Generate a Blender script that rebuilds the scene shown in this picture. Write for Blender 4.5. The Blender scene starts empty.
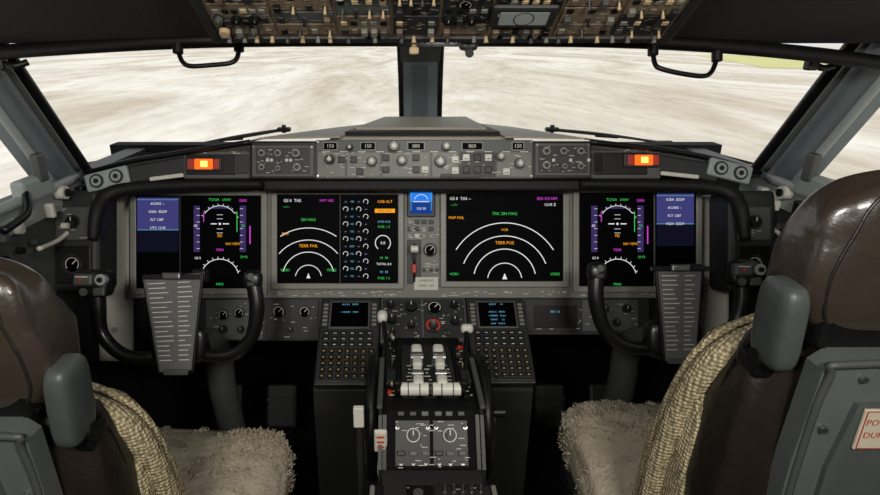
import bpy, bmesh, math, random
from mathutils import Vector, Matrix, noise
random.seed(7)
V=Vector
# ------------------------------------------------------------------ scale / camera frame
PITCH=math.radians(20.3); CZ=1.35; CX=-0.055; FP=560.0; PX=399.0; PY=247.5
TM=Matrix.Translation((0,0,CZ))@Matrix.Rotation(-PITCH,4,'X')
def S(px,py,d):
    """surveyed point -> world (d = metres along the tilted station axis)"""
    return TM@V(((px-PX)/FP*d+CX, d, (PY-py)/FP*d))
def pframe(d):  # local units are image pixels, on a plane facing the camera at depth d
    s=d/FP
    return TM@Matrix(((s,0,0,-PX*s+CX),(0,0,-s,d),(0,s,0,PY*s),(0,0,0,1)))
def frame3(TL,TR,BL,w):
    x=(TR-TL); s=x.length/w; x=x.normalized(); y=(TL-BL); y=(y-x*y.dot(x)).normalized(); z=x.cross(y)
    m=Matrix.Identity(4)
    for i in range(3):
        m[i][0]=x[i]*s; m[i][1]=y[i]*s; m[i][2]=z[i]*s; m[i][3]=TL[i]
    return m
# ------------------------------------------------------------------ materials
def lin(c):
    c=c/255.0
    return c/12.92 if c<=0.04045 else ((c+0.055)/1.055)**2.4
def mat(name,rgb,rough=0.5,metal=0.0,var=0.12,scale=30,bump=0.0,bscale=200,spec=0.5,emit=0,kind='noise',coat=0,bdist=.004):
    m=bpy.data.materials.new(name); m.use_nodes=True
    nt=m.node_tree; b=nt.nodes['Principled BSDF']
    col=(lin(rgb[0]),lin(rgb[1]),lin(rgb[2]),1)
    b.inputs['Roughness'].default_value=rough; b.inputs['Metallic'].default_value=metal
    b.inputs['Specular IOR Level'].default_value=spec
    b.inputs['Coat Weight'].default_value=coat
    tc=nt.nodes.new('ShaderNodeTexCoord')
    if emit>0:
        b.inputs['Base Color'].default_value=(0,0,0,1); b.inputs['Specular IOR Level'].default_value=.02
        b.inputs['Emission Color'].default_value=col; b.inputs['Emission Strength'].default_value=emit
        return m
    nz=nt.nodes.new('ShaderNodeTexNoise'); nz.inputs['Scale'].default_value=scale; nz.inputs['Detail'].default_value=4
    nt.links.new(tc.outputs['Object'],nz.inputs['Vector'])
    r=nt.nodes.new('ShaderNodeMapRange'); r.inputs[3].default_value=1-var; r.inputs[4].default_value=1+var
    nt.links.new(nz.outputs[0],r.inputs[0])
    mx=nt.nodes.new('ShaderNodeVectorMath'); mx.operation='SCALE'; mx.inputs[0].default_value=col[:3]
    nt.links.new(r.outputs[0],mx.inputs['Scale']); nt.links.new(mx.outputs[0],b.inputs['Base Color'])
    if bump>0:
        bp=nt.nodes.new('ShaderNodeBump'); bp.inputs['Strength'].default_value=bump; bp.inputs['Distance'].default_value=bdist
        if kind=='weave':
            t=nt.nodes.new('ShaderNodeTexVoronoi'); t.inputs['Scale'].default_value=bscale; t.inputs['Randomness'].default_value=.35
        else:
            t=nt.nodes.new('ShaderNodeTexNoise'); t.inputs['Scale'].default_value=bscale; t.inputs['Detail'].default_value=5
        nt.links.new(tc.outputs['Object'],t.inputs['Vector']); nt.links.new(t.outputs[0],bp.inputs['Height'])
        nt.links.new(bp.outputs[0],b.inputs['Normal'])
        if kind=='weave':
            bp.invert=True
            mx2=nt.nodes.new('ShaderNodeVectorMath'); mx2.operation='SCALE'
            r2=nt.nodes.new('ShaderNodeMapRange'); r2.inputs[1].default_value=0.1; r2.inputs[2].default_value=0.7; r2.inputs[3].default_value=1.15; r2.inputs[4].default_value=0.3
            nt.links.new(t.outputs[0],r2.inputs[0]); nt.links.new(mx.outputs[0],mx2.inputs[0]); nt.links.new(r2.outputs[0],mx2.inputs['Scale'])
            nt.links.new(mx2.outputs[0],b.inputs['Base Color'])
    return m
GREY=mat('panel_grey_paint',(108,108,102),0.5,bump=0.1,bscale=600)
BEZ=mat('bezel_grey',(122,122,115),0.42)
MID=mat('mid_grey_paint',(74,76,75),0.5)
PLATE=mat('checklist_grey',(98,100,99),0.45)
DARK=mat('dark_grey_paint',(36,37,38),0.5)
BLACK=mat('black_plastic',(13,13,14),0.42,spec=0.4)
YOKE=mat('yoke_black',(20,20,21),0.3,spec=0.6)
MATTE=mat('matte_black',(8,8,9),0.85,spec=0.2)
PAD=mat('glareshield_pad_black',(16,16,17),0.6,bump=.3,bscale=250,spec=.35)
HEAD=mat('headliner_charcoal',(28,27,25),0.75,bump=0.3,bscale=300)
SCR=mat('screen_glass',(3,3,5),0.5,spec=0.03)
WHITE=mat('white_enamel',(212,210,200),0.35)
OFFW=mat('label_white',(200,200,190),0.6)
CREAM=mat('cream_liner',(205,203,192),0.6)
LGREY=mat('window_frame_grey',(150,156,155),0.5)
STEEL=mat('steel',(150,150,148),0.3,metal=0.9)
BRASS=mat('beige_toggle',(190,168,130),0.4)
BROWNP=mat('overhead_panel_brown',(108,94,78),0.5)
POST=mat('post_blue_grey',(104,114,118),0.45)
POSTC=mat('center_post_blue_grey',(132,144,150),0.45)
LEATH=mat('brown_leather',(58,50,43),0.3,bump=0.6,bscale=16,scale=6,var=0.35,spec=0.7,bdist=.008,coat=.3)
LEATHD=mat('dark_brown_leather',(37,30,26),0.38,bump=0.6,bscale=20,scale=8,var=0.3,spec=0.6,bdist=.008)
WOVEN=mat('woven_beige_cover',(214,199,162),0.9,bump=1.0,bscale=150,kind='weave',spec=0.1,bdist=.004)
WOOL=mat('sheepskin_wool',(194,183,163),0.95,bump=0.9,bscale=110,scale=28,var=0.4,spec=0.1)
SHELL=mat('seat_shell_grey',(92,97,95),0.45)
SHELLD=mat('seat_pad_grey',(78,84,82),0.55)
ARM=mat('armrest_grey',(72,77,75),0.42,bump=.3,bscale=40)
RED=mat('red_print',(180,50,35),0.5)
BEIGE=mat('placard_beige',(205,195,175),0.5)
TAN=mat('glareshield_tan',(160,155,140),0.6)
EW=mat('glyph_white',(235,235,235),emit=0.95)
EG=mat('glyph_green',(60,210,90),emit=0.85)
EA=mat('glyph_amber',(255,165,30),emit=1.0)
EM=mat('glyph_magenta',(215,70,215),emit=0.9)
EC=mat('glyph_cyan',(110,190,225),emit=0.75)
EV=mat('display_violet',(64,64,122),emit=0.9)
EV2=mat('display_violet_dark',(18,18,36),emit=0.8)
EP=mat('tape_grey_violet',(60,48,98),emit=0.9)
EB=mat('standby_blue',(40,130,240),emit=1.0)
EBR=mat('standby_brown',(20,60,140),emit=1.0)
EO=mat('caution_lamp_orange',(255,80,18),emit=2.6)
EO2=mat('caution_lamp_core',(255,180,90),emit=3)
AMK=mat('key_amber_legend',(170,140,95),0.5)
# ------------------------------------------------------------------ mesh builder
_tc={}
sp=lambda a,p: math.copysign(abs(a)**p,a)
def sqpt(c,h,e,ez,rot,warp,ph,t,k=1.0):
    cz=sp(math.cos(ph),2/ez); q=V((cz*sp(math.cos(t),2/e),cz*sp(math.sin(t),2/e),sp(math.sin(ph),2/ez)))
    if warp: q=V(warp(q))
    return V(c)+(rot or Matrix.Identity(3))@V((q.x*h[0],q.y*h[1],q.z*h[2]))*k
class MB:
    def __init__(s,F=None):
        s.v=[];s.f=[];s.m=[];s.sm=[];s.mats=[];s.F=F or Matrix.Identity(4);s.ts=1.0
    def mi(s,m):
        if m not in s.mats: s.mats.append(m)
        return s.mats.index(m)
    def add(s,vs,fs,m,smooth=False,raw=False):
        o=len(s.v); i=s.mi(m); F=s.F
        s.v+= [tuple(v) if raw else tuple(F@V(v)) for v in vs]
        for f in fs: s.f.append([o+k for k in f]); s.m.append(i); s.sm.append(smooth)
    def boxc(s,c,size,m,rot=None,bev=0,seg=2):
        bm=bmesh.new(); bmesh.ops.create_cube(bm,size=1)
        for v in bm.verts: v.co=V((v.co.x*size[0],v.co.y*size[1],v.co.z*size[2]))
        if bev>0:
            bmesh.ops.bevel(bm,geom=list(bm.edges),offset=min(bev,min(map(abs,size))*0.49),segments=seg,affect='EDGES',profile=0.5)
        R=(rot.to_4x4() if rot else Matrix.Identity(4)); R=Matrix.Translation(V(c))@R
        bm.verts.index_update()
        s.add([R@v.co for v in bm.verts],[[v.index for v in f.verts] for f in bm.faces],m); bm.free()
    def rect(s,x0,y0,x1,y1,z0,z1,m,bev=0,seg=2):
        s.boxc(((x0+x1)/2,-(y0+y1)/2,(z0+z1)/2),(abs(x1-x0),abs(y1-y0),abs(z1-z0)),m,bev=bev,seg=seg)
    def cyl(s,p0,p1,r0,m,r1=None,n=16):
        p0=V(p0);p1=V(p1); r1=r0 if r1 is None else r1
        a=(p1-p0).normalized(); u=a.orthogonal().normalized(); w=a.cross(u)
        A=[p0+(u*math.cos(t)+w*math.sin(t))*r0 for t in [2*math.pi*i/n for i in range(n)]]
        B=[p1+(u*math.cos(t)+w*math.sin(t))*r1 for t in [2*math.pi*i/n for i in range(n)]]
        s.add(A+B,[[i,(i+1)%n,n+(i+1)%n,n+i] for i in range(n)],m,True)
        s.add(A,[list(range(n))[::-1]],m); s.add(B,[list(range(n))],m)
    def disc(s,x,y,r,z0,z1,m,r1=None,n=16): s.cyl((x,-y,z0),(x,-y,z1),r,m,r1,n)
    def ring(s,x,y,r,w,z,m,a0=0,a1=360,n=None):
        n=n or max(6,int(abs(a1-a0)/6)); vs=[];fs=[]
        for i in range(n+1):
            t=math.radians(a0+(a1-a0)*i/n)
            for q in (r-w/2,r+w/2): vs.append((x+q*math.cos(t),-y+q*math.sin(t),z))
        for i in range(n): fs.append([2*i,2*i+1,2*i+3,2*i+2])
        s.add(vs,fs,m)
    def line(s,x0,y0,x1,y1,w,z,m):
        a=V((x0,-y0,0));b=V((x1,-y1,0)); d=(b-a).normalized(); q=V((-d.y,d.x,0))*w/2; k=V((0,0,z))
        s.add([a-q+k,b-q+k,b+q+k,a+q+k],[[0,1,2,3]],m)
    def text(s,x,y,size,t,m,z,al='CENTER'):
        key=(t,al); size*=s.ts
        if key not in _tc:
            c=bpy.data.curves.new('t','FONT'); c.body=t; c.align_x=al; c.align_y='CENTER'; c.resolution_u=2
            o=bpy.data.objects.new('t',c); bpy.context.scene.collection.objects.link(o)
            dg=bpy.context.evaluated_depsgraph_get(); me=o.evaluated_get(dg).to_mesh()
            _tc[key]=([v.co.copy() for v in me.vertices],[list(p.vertices) for p in me.polygons])
            bpy.data.objects.remove(o); bpy.data.curves.remove(c)
        vs,fs=_tc[key]
        s.add([(x+v.x*size,-y+v.y*size,z) for v in vs],fs,m)
    def knob(s,x,y,r,h,m=BLACK,cap=OFFW,z=0,skirt=True):
        if skirt: s.disc(x,y,r*1.25,z,z+h*0.2,DARK)
        s.disc(x,y,r,z,z+h,m,r*0.86,18)
        s.line(x,y-r*0.15,x,y-r*0.8,max(r*0.16,.35),z+h+0.06,cap)
    def toggle(s,x,y,z=0,m=STEEL,h=5,r=.8,tilt=1.5):
        s.disc(x,y,r*1.7,z,z+.8,STEEL,n=10); s.cyl((x,-y,z),(x,-y+tilt,z+h),r*.6,m,r*1.1,8)
    def labels(s,x0,y0,x1,y1,n,z,m=OFFW):
        for _ in range(n):
            x=random.uniform(x0,x1);y=random.uniform(y0,y1);w=random.choice((1.5,2.5,4,5))
            s.line(x,y,min(x+w,x1+1),y,.55,z,m)
    def gauge(s,x,y,r,z=0):
        s.disc(x,y,r*1.2,z,z+1.2,DARK,n=24); s.disc(x,y,r,z+1.2,z+1.25,SCR,n=24)
        s.ring(x,y,r*.8,r*.1,z+1.4,OFFW,-40,220); s.line(x,y,x+r*.5,y-r*.5,r*.12,z+1.45,OFFW)
    def tube(s,pts,r,m,n=12,sub=6,closed=False):
        pts=[V(p) for p in pts]; rs=r if isinstance(r,(list,tuple)) else [r]*len(pts)
        P=[];R=[];N=len(pts)
        for i in range(N if closed else N-1):
            g=lambda k: pts[k%N] if closed else pts[max(0,min(N-1,k))]
            a,b,c,d=g(i-1),g(i),g(i+1),g(i+2)
            for j in range(sub):
                t=j/sub
                P.append(0.5*((2*b)+(c-a)*t+(2*a-5*b+4*c-d)*t*t+(3*b-a-3*c+d)*t**3))
                R.append(rs[i]*(1-t)+rs[(i+1)%N]*t)
        if not closed: P.append(pts[-1]);R.append(rs[-1])
        vs=[];fs=[];M=len(P);u=None
        for i in range(M):
            tg=(P[(i+1)%M]-P[i-1]) if closed else (P[min(i+1,M-1)]-P[max(i-1,0)])
            tg.normalize()
            if u is None: u=tg.orthogonal().normalized()
            u=(u-tg*u.dot(tg)).normalized(); w=tg.cross(u)
            for k in range(n):
                t=2*math.pi*k/n; vs.append(P[i]+(u*math.cos(t)+w*math.sin(t))*R[i])
        for i in range(M if closed else M-1):
            for k in range(n):
                a=i*n+k;b=i*n+(k+1)%n;c=((i+1)%M)*n+(k+1)%n;d=((i+1)%M)*n+k; fs.append([a,b,c,d])
        if not closed: fs+= [list(range(n))[::-1],[(M-1)*n+k for k in range(n)]]
        s.add(vs,fs,m,True)
    def prism(s,poly,off,m):
        poly=[V(p) for p in poly];off=V(off);n=len(poly)
        s.add(poly+[p+off for p in poly],[list(range(n))[::-1],list(range(n,2*n))]+[[i,(i+1)%n,n+(i+1)%n,n+i] for i in range(n)],m)
    def sq(s,c,h,m,e=4,ez=4,rot=None,warp=None,n=32,k=18):
        """superquadric cushion"""
        vs=[];fs=[]
        for j in range(k+1):
            ph=-math.pi/2+math.pi*j/k
            for i in range(n): vs.append(sqpt(c,h,e,ez,rot,warp,ph,2*math.pi*i/n))
        for j in range(k):
            for i in range(n): fs.append([j*n+i,j*n+(i+1)%n,(j+1)*n+(i+1)%n,(j+1)*n+i])
        s.add(vs,fs,m,True); return vs
    def done(s,name,parent=None):
        me=bpy.data.meshes.new(name)
        vs=[V(v) for v in s.v]
        lo=V([min(v[i] for v in vs) for i in range(3)]);hi=V([max(v[i] for v in vs) for i in range(3)]); c=(lo+hi)/2
        me.from_pydata([tuple(v-c) for v in vs],[],s.f)
        for m in s.mats: me.materials.append(m)
        me.polygons.foreach_set('material_index',s.m); me.polygons.foreach_set('use_smooth',s.sm); me.update()
        o=bpy.data.objects.new(name,me); bpy.context.scene.collection.objects.link(o)
        if parent:
            o.parent=parent; o.location=c-parent.location
        else: o.location=c
        return o
def empty(name,loc=(0,0,0)):
    e=bpy.data.objects.new(name,None); e.empty_display_size=.05; e.location=loc; bpy.context.scene.collection.objects.link(e); return e

# ================================================================== shell
b=MB(); b.boxc((0,.5,-.02),(2.0,2.9,.04),MATTE); b.done('floor')
b=MB(); b.prism([(-.97,1.07,1.345),(-.97,.55,1.66),(-.97,-.85,1.70),(-.97,-.85,1.78),(-.97,1.2,1.78),(-.97,1.72,1.52),(-.97,1.72,1.46)],(1.94,0,0),HEAD)
b.done('ceiling')
b=MB(); b.boxc((0,-.88,.85),(2.0,.06,1.8),HEAD); b.done('wall_back')
b=MB(); b.boxc((0,1.86,.5),(2.0,.06,1.06),MATTE); b.done('wall_front')
for sd,nm in ((-1,'wall_left'),(1,'wall_right')):
    b=MB()
    x=.88*sd; t=.06*sd
    b.prism([(x,-.85,0),(x,1.88,0),(x,1.88,1.02),(x,1.40,1.02),(x,.50,1.02),(x,.50,1.70),(x,-.85,1.70)],(t,0,0),DARK)
    b.prism([(x,.45,1.03),(x,1.42,1.03),(x,1.42,.985),(x,.45,.985)],(-.05*sd,0,0),LGREY)
    b.prism([(x,.45,.98),(x,1.36,.98),(x,1.36,.80),(x,.45,.80)],(-.03*sd,0,0),MID)
    b.prism([(x,.45,1.315),(x,1.16,1.315),(x,1.25,1.75),(x,.45,1.75)],(t,0,0),HEAD)
    b.done(nm)
    A=V((x,1.40,1.03));B=V((x,1.16,1.37));A2=V((x,1.27,1.00));B2=V((x,1.02,1.37))
    b=MB(); b.prism([A,B,B2,A2],(-.035*sd,0,0),POST)
    q=V((-.04*sd,0,0))
    b.tube([A+q,A+q+(B-A)*.5,B+q],.012,BLACK); b.tube([A2+q,A2+q+(B2-A2)*.5,B2+q],.009,LGREY)
    q=V((-.05*sd,-.055,.01))
    b.tube([A+q+(B-A)*.05,A+q+(B-A)*.5,A+q+(B-A)*.93],.007,MID)
    b.done('trim_post')
    b=MB()
    xr=x-.06*sd
    b.tube([(xr,.7,1.045),(xr,1.0,1.045),(xr,1.30,1.045)],.011,LGREY)
    b.boxc((xr,1.14,1.06),(.03,.10,.05),LGREY,bev=.008); b.boxc((xr-.01*sd,1.16,1.10),(.02,.03,.06),MID,bev=.006)
    b.tube([(xr-.01*sd,1.10,1.06),(xr-.03*sd,1.06,1.03),(xr-.035*sd,.98,1.02)],.008,BLACK)
    b.cyl((xr,1.22,1.03),(xr-.02*sd,1.22,1.03),.015,WHITE); b.cyl((xr-.02*sd,1.22,1.03),(xr-.025*sd,1.22,1.03),.009,BLACK)
    for yy in (.93,.97,1.02,1.07,1.18,1.26,1.31): b.boxc((xr,yy,1.00),(.02,random.uniform(.012,.028),random.uniform(.03,.055)),random.choice((BLACK,WHITE,MID)),bev=.004)
    for yy in (1.0,1.05,1.1,1.21,1.25): b.cyl((xr,yy,.955),(xr-.014*sd,yy,.955),.007,random.choice((WHITE,STEEL,BLACK)),n=10)
    b.tube([(xr,1.32,1.0),(xr-.01*sd,1.28,.96),(xr,1.2,.93),(xr-.01*sd,1.1,.94)],.005,WHITE)
    b.done('window_latch')
GL=bpy.data.materials.new('thin_glass'); GL.use_nodes=True
nt=GL.node_tree; nt.nodes.clear(); o=nt.nodes.new('ShaderNodeOutputMaterial'); mx=nt.nodes.new('ShaderNodeMixShader')
tr=nt.nodes.new('ShaderNodeBsdfTransparent'); gl=nt.nodes.new('ShaderNodeBsdfGlossy'); gl.inputs['Roughness'].default_value=.03
mx.inputs[0].default_value=.03; nt.links.new(tr.outputs[0],mx.inputs[1]); nt.links.new(gl.outputs[0],mx.inputs[2]); nt.links.new(mx.outputs[0],o.inputs[0])
wn=1
for sd in (-1,1):
    LO=V((.88*sd,1.42,1.03));LI=V((.03*sd,1.90,1.06));UI=V((.03*sd,1.62,1.48));UO=V((.88*sd,1.14,1.44))
    b=MB(); b.add([LO,LI,UI,UO],[[0,1,2,3]],GL); b.done('window_%d'%wn); wn+=1
    b=MB(); x=.90*sd; b.add([(x,.5,1.02),(x,1.27,1.02),(x,1.05,1.34),(x,.5,1.34)],[[0,1,2,3]],GL); b.done('window_%d'%wn); wn+=1
    b=MB()
    b.tube([LO,(LO+LI)/2,LI],.008,BLACK,sub=3)
    b.tube([UO+V((-.02*sd,-.05,-.09)),UO+V((-.10*sd,.0,-.075)),UI+V((.15*sd,-.05,-.06))],.012,BLACK)
    b.done('trim_windshield')
b=MB()
b.prism([S(400,125,1.86),S(441,125,1.86),S(443,20,1.62),S(397,20,1.62)],(0,.05,0),DARK)
b.prism([S(404,124,1.83),S(437,124,1.83),S(438,36,1.62),S(403,36,1.62)],(0,.03,0),POSTC)
b.tube([S(401,125,1.84),S(400,80,1.73),S(398,30,1.62)],.006,BLACK); b.tube([S(440,125,1.84),S(441,80,1.73),S(443,30,1.62)],.006,BLACK)
b.prism([S(413,118,1.80),S(427,118,1.80),S(428,66,1.68),S(412,66,1.68)],(0,.02,0),POST)
b.prism([S(401,62,1.66),S(440,62,1.66),S(442,36,1.58),S(399,36,1.58)],(0,.03,0),MID)
b.done('trim_center_post')
b=MB()
b.tube([(-.96,1.05,1.315),(-.7,1.07,1.335),(-.38,1.06,1.350),(0,1.06,1.352),(.38,1.06,1.348),(.7,1.06,1.325),(.96,1.0,1.285)],.013,BLACK)
b.done('trim_headliner')
# ================================================================== outside
b=MB(); b.add([(-400,-400,-2.2),(400,-400,-2.2),(400,400,-2.2),(-400,400,-2.2)],[[0,1,2,3]],None)
m=bpy.data.materials.new('worn_concrete'); m.use_nodes=True; nt=m.node_tree; pb=nt.nodes['Principled BSDF']; pb.inputs['Roughness'].default_value=.9
pb.inputs['Specular IOR Level'].default_value=.1
tc=nt.nodes.new('ShaderNodeTexCoord'); mp=nt.nodes.new('ShaderNodeMapping'); mp.inputs['Scale'].default_value=(1,.25,1); mp.inputs['Rotation'].default_value=(0,0,.25); nt.links.new(tc.outputs['Object'],mp.inputs[0])
n1=nt.nodes.new('ShaderNodeTexNoise'); n1.inputs['Scale'].default_value=.08; n1.inputs['Detail'].default_value=8; n1.inputs['Roughness'].default_value=.6; n1.inputs['Distortion'].default_value=1.2
n2=nt.nodes.new('ShaderNodeTexNoise'); n2.inputs['Scale'].default_value=1.1; n2.inputs['Detail'].default_value=8; n2.inputs['Roughness'].default_value=.7
nt.links.new(mp.outputs[0],n1.inputs['Vector']); nt.links.new(mp.outputs[0],n2.inputs['Vector'])
c1=nt.nodes.new('ShaderNodeValToRGB'); e=c1.color_ramp.elements; e[0].position=.38; e[0].color=(.58,.52,.42,1); e[1].position=.60; e[1].color=(.86,.83,.76,1)
c2=nt.nodes.new('ShaderNodeValToRGB'); e=c2.color_ramp.elements; e[0].position=.35; e[0].color=(.84,.82,.78,1); e[1].position=.55; e[1].color=(1,1,1,1)
nt.links.new(n1.outputs[0],c1.inputs[0]); nt.links.new(n2.outputs[0],c2.inputs[0])
mm=nt.nodes.new('ShaderNodeMix'); mm.data_type='RGBA'; mm.blend_type='MULTIPLY'; mm.inputs[0].default_value=1
nt.links.new(c1.outputs[0],mm.inputs[6]); nt.links.new(c2.outputs[0],mm.inputs[7]); nt.links.new(mm.outputs[2],pb.inputs['Base Color'])
b.mats=[m]; b.done('concrete_apron')
GR=mat('dry_grass',(205,205,140),.95,scale=.2,var=.2)
b=MB(); b.add([(50,80,-2.17),(300,60,-2.17),(300,150,-2.17),(75,150,-2.17)],[[0,1,2,3]],GR); b.done('grass_field')
# ================================================================== instrument panel
D=1.40
b=MB(pframe(D))
b.rect(128,176,703,298,-14,0,MID,bev=1.5)
b.rect(128,286,703,298,0,1.5,GREY,bev=.7)
b.rect(404,184,440,298,0,1.2,GREY,bev=.6)
b.rect(266,186,273,296,0,1.2,GREY,bev=.4); b.rect(566,186,573,296,0,1.2,GREY,bev=.4)
b.rect(196,298,322,342,-16,-5,DARK,bev=1); b.rect(523,298,652,336,-16,-5,DARK,bev=1)
b.rect(131,298,196,345,-20,-9,BLACK,bev=1); b.rect(640,298,703,345,-20,-9,BLACK,bev=1)
b.rect(204,300,262,340,-5,-4,MID,bev=.5); b.rect(265,300,318,340,-5,-4,DARK,bev=.5)
b.rect(526,300,582,332,-5,-4,DARK,bev=.5); b.rect(584,300,640,332,-5,-4,MID,bev=.5)
b.rect(322,298,381,345,-30,-8,MATTE); b.rect(462,298,524,345,-30,-8,MATTE)
for x,y,r in ((222,315,5),(238,313,5),(222,330,4),(240,330,3.5),(278,312,6),(304,312,5.5),(290,330,3),(606,309,4),(628,309,4),(600,323,3.5),(618,323,3.5)): b.gauge(x,y,r,-4) if r>4.5 else b.knob(x,y,r,4,z=-4)
b.rect(535,306,578,328,-4,-2.5,BLACK,bev=.5); b.text(556,312,3,'88.4  21',EC,-2.3)
b.labels(206,302,316,338,30,-3.7); b.labels(528,301,638,331,30,-3.7)
b.labels(275,291,400,296,30,1.7); b.labels(440,291,566,296,30,1.7); b.labels(140,291,260,296,14,1.7); b.labels(575,291,690,296,14,1.7)
b.labels(200,181,690,185,40,.1)
b.rect(407,188,435,217,1,4,DARK,bev=1); b.rect(410,190,432,202,4,4.15,EB); b.rect(410,202,432,214,4,4.15,EBR)
b.line(413,202,429,202,.8,4.3,EW); b.ring(421,202,7,.6,4.3,EW,20,160); b.text(421,209,3.5,'120 30',EW,4.3)
b.line(411,193,411,211,.6,4.3,EC); b.line(431,193,431,211,.6,4.3,EC)
for y in (222,229,236): 
    for x in (410,417,424,431): b.rect(x-2.4,y-2.2,x+2.4,y+2.2,1,2.4,random.choice((DARK,BLACK,OFFW,BEZ)),bev=.4)
b.gauge(430,250,6,1); b.labels(406,219,438,240,16,2.6); b.labels(424,258,438,285,16,1.3)
b.rect(407,240,421,284,1,1.8,DARK,bev=.5); b.rect(413,244,415.5,282,1.7,2.2,MATTE)
b.cyl((414,-262,1),(414,-250,16),1.3,STEEL); b.cyl((410.5,-249,16),(417.5,-249,16),3.5,WHITE,n=20); b.rect(411.5,264,416.5,273,2,5,RED,bev=1)
b.rect(414,277,438,290,1.2,2.2,OFFW,bev=.4); b.text(426,280.5,3.4,'LANDING',BLACK,2.35); b.text(426,285.5,3.4,'GEAR  LIM',BLACK,2.35)
for x in (424,431,437): b.disc(x,270,2,1.2,2.4,BLACK,n=12)
for x,y in ((407,187),(437,187),(269,190),(269,293),(569,190),(569,293),(132,180),(700,180)): b.disc(x,y,1.1,0,2,STEEL,n=8)
b.done('instrument_panel')
def display(x0,y0,x1,y1,mar,fn):
    b=MB(pframe(D))
    b.rect(x0-mar,y0-mar,x1+mar,y0,.2,5,BEZ,bev=.9); b.rect(x0-mar,y1,x1+mar,y1+mar,.2,5,BEZ,bev=.9)
    b.rect(x0-mar,y0-mar,x0,y1+mar,.2,4.9,BEZ,bev=.9); b.rect(x1,y0-mar,x1+mar,y1+mar,.2,4.9,BEZ,bev=.9)
    b.rect(x0-.8,y0-.8,x1+.8,y1+.8,.4,3.4,MATTE); b.rect(x0,y0,x1,y1,1,3.6,SCR)
    b.ts=.82
    fn(b,3.75); b.done('cockpit_display')
def pfd(b,z,x,m):
    b.rect(x+13,206,x+19,252,z-.1,z-.02,EP); b.rect(x+59,206,x+65,252,z-.1,z-.02,EP)
    for i in range(7):
        b.line(x+16,209+i*6.6,x+19,209+i*6.6,.4,z,EW); b.line(x+59,209+i*6.6,x+62,209+i*6.6,.4,z,EW)
    b.ring(x+39,224,18,.6,z,EW,35,145); b.ring(x+39,278,19,.7,z,EW,15,165)
    for a in range(20,165,15):
        t=math.radians(a); b.line(x+39+19*math.cos(t),278-19*math.sin(t),x+39+21.5*math.cos(t),278-21.5*math.sin(t),.5,z,EW)
        b.line(x+39+18*math.cos(t),224-18*math.sin(t),x+39+20*math.cos(t),224-20*math.sin(t),.5,z,EW)
    b.text(x+39,200,4.2,'TO/GA   LNAV',EG,z); b.rect(x+27,207,x+51,209,z-.1,z-.05,EP)
    b.line(x+30,224,x+36,224,1,z,EW); b.line(x+42,224,x+48,224,1,z,EW); b.rect(x+38,223,x+40,225,z-.1,z,EW)
    for i in (-9,-5,5,9): b.line(x+36,224+i,x+42,224+i,.4,z,EW)
    b.text(x+62,226,4.6,'20',EG,z+.2); b.text(x+15,226,4.6,'45',EW,z+.2)
    b.line(x+69,226,x+69,244,1.2,z,EM); b.line(x+56,212,x+56,232,.8,z,EG); b.line(x+23,212,x+23,222,.8,z,EM); b.text(x+62,201,4.6,'5000',EM,z); b.text(x+63,257,4,'29.92',EG,z)
    b.text(x+17,258,4,'GS 0',EW,z); b.text(x+39,284,4.2,'MAG',EG,z); b.text(x+39,236,4.8,'FD',EA,z); b.text(x+52,244,4.2,'NO VSPD',EA,z); b.text(x+39,250,4.2,'TERR',EM,z)
def aux(b,z,x0,x1,y0,y1):
    b.rect(x0,y0,x1,y1,z-.1,z-.02,EV); b.rect(x0,y1,x1,y1+22,z-.1,z-.04,EV2)
    for i in range(4): b.text((x0+x1)/2,y0+6+i*8,4.2,random.choice(('FLT 1287  ','KSEA  EDDF','UTC 12:45','ACARS -- ')),EW,z)
    b.line(x0,y0+2,x1,y0+2,.4,z,EC); b.line(x0,y1,x1,y1,.5,z,EC)
def fA(b,z): aux(b,z,139,180,198,230); b.rect(181,195,182,289,z-.2,z-.05,DARK); pfd(b,z,182,1)
def fD(b,z): aux(b,z,655,692,194,224); b.rect(652,192,653.5,286,z-.2,z-.05,MID); pfd(b,z,577,1)
def fB(b,z):
    cx,cy=309,278
    b.ring(cx,cy,50,.8,z,EW,56,124); b.ring(cx,cy,38,.8,z,EW,40,140); b.ring(cx,cy,26,.8,z,EW,15,165); b.ring(cx,cy,13,.7,z,EW,10,170)
    b.prism([(cx-2,-cy,z),(cx+2,-cy,z),(cx,-cy+5,z)],(0,0,.05),EW)
    b.text(293,201,5,'GS 0  TAS',EW,z); b.text(287,207,4.2,'---/--',EG,z); b.text(309,220,4.6,'284 MAG',EG,z); b.text(309,246,5.2,'TERR FAIL',EA,z); b.text(286,234,4.5,'POS',EA,z)
    b.text(327,201,4.2,'WPT 04Z',EM,z); b.text(286,270,4.6,'VOR1',EG,z); b.text(332,270,4.6,'VOR2',EG,z)
    b.line(340.5,196,340.5,283,.5,z,MID)
    for j in range(11):
        for i,x in enumerate((346,352.5,359,366)):
            y=202+j*7.4
            if i==1: b.text(x,y,3.2,random.choice(('N1','N2','EGT','OIL','FF','VIB')),EC,z)
            elif (i+j)%2: b.ring(x,y,2.3,.5,z,EW,-60,200)
            else: b.rect(x-2.2,y-1.6,x+2.2,y+1.6,z-.1,z-.05,EV2); b.text(x,y,3.2,'--',EW,z)
    b.rect(375,209,395,213,z-.1,z,EA); b.text(385,211,4,'ENG FAIL',BLACK,z+.1); b.text(385,202,4.6,'CAB ALT',EA,z)
    b.ring(383,243,7.5,.8,z,EW,-50,230); b.text(383,243,5,'0.0',EW,z)
    for y in (222,227,258,264,272,278): b.text(384,y,3.9,random.choice(('FUEL 1 2','TOTAL 8.4','HYD A B','99  98','TAT +18')),random.choice((EW,EC,EG)),z)
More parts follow.
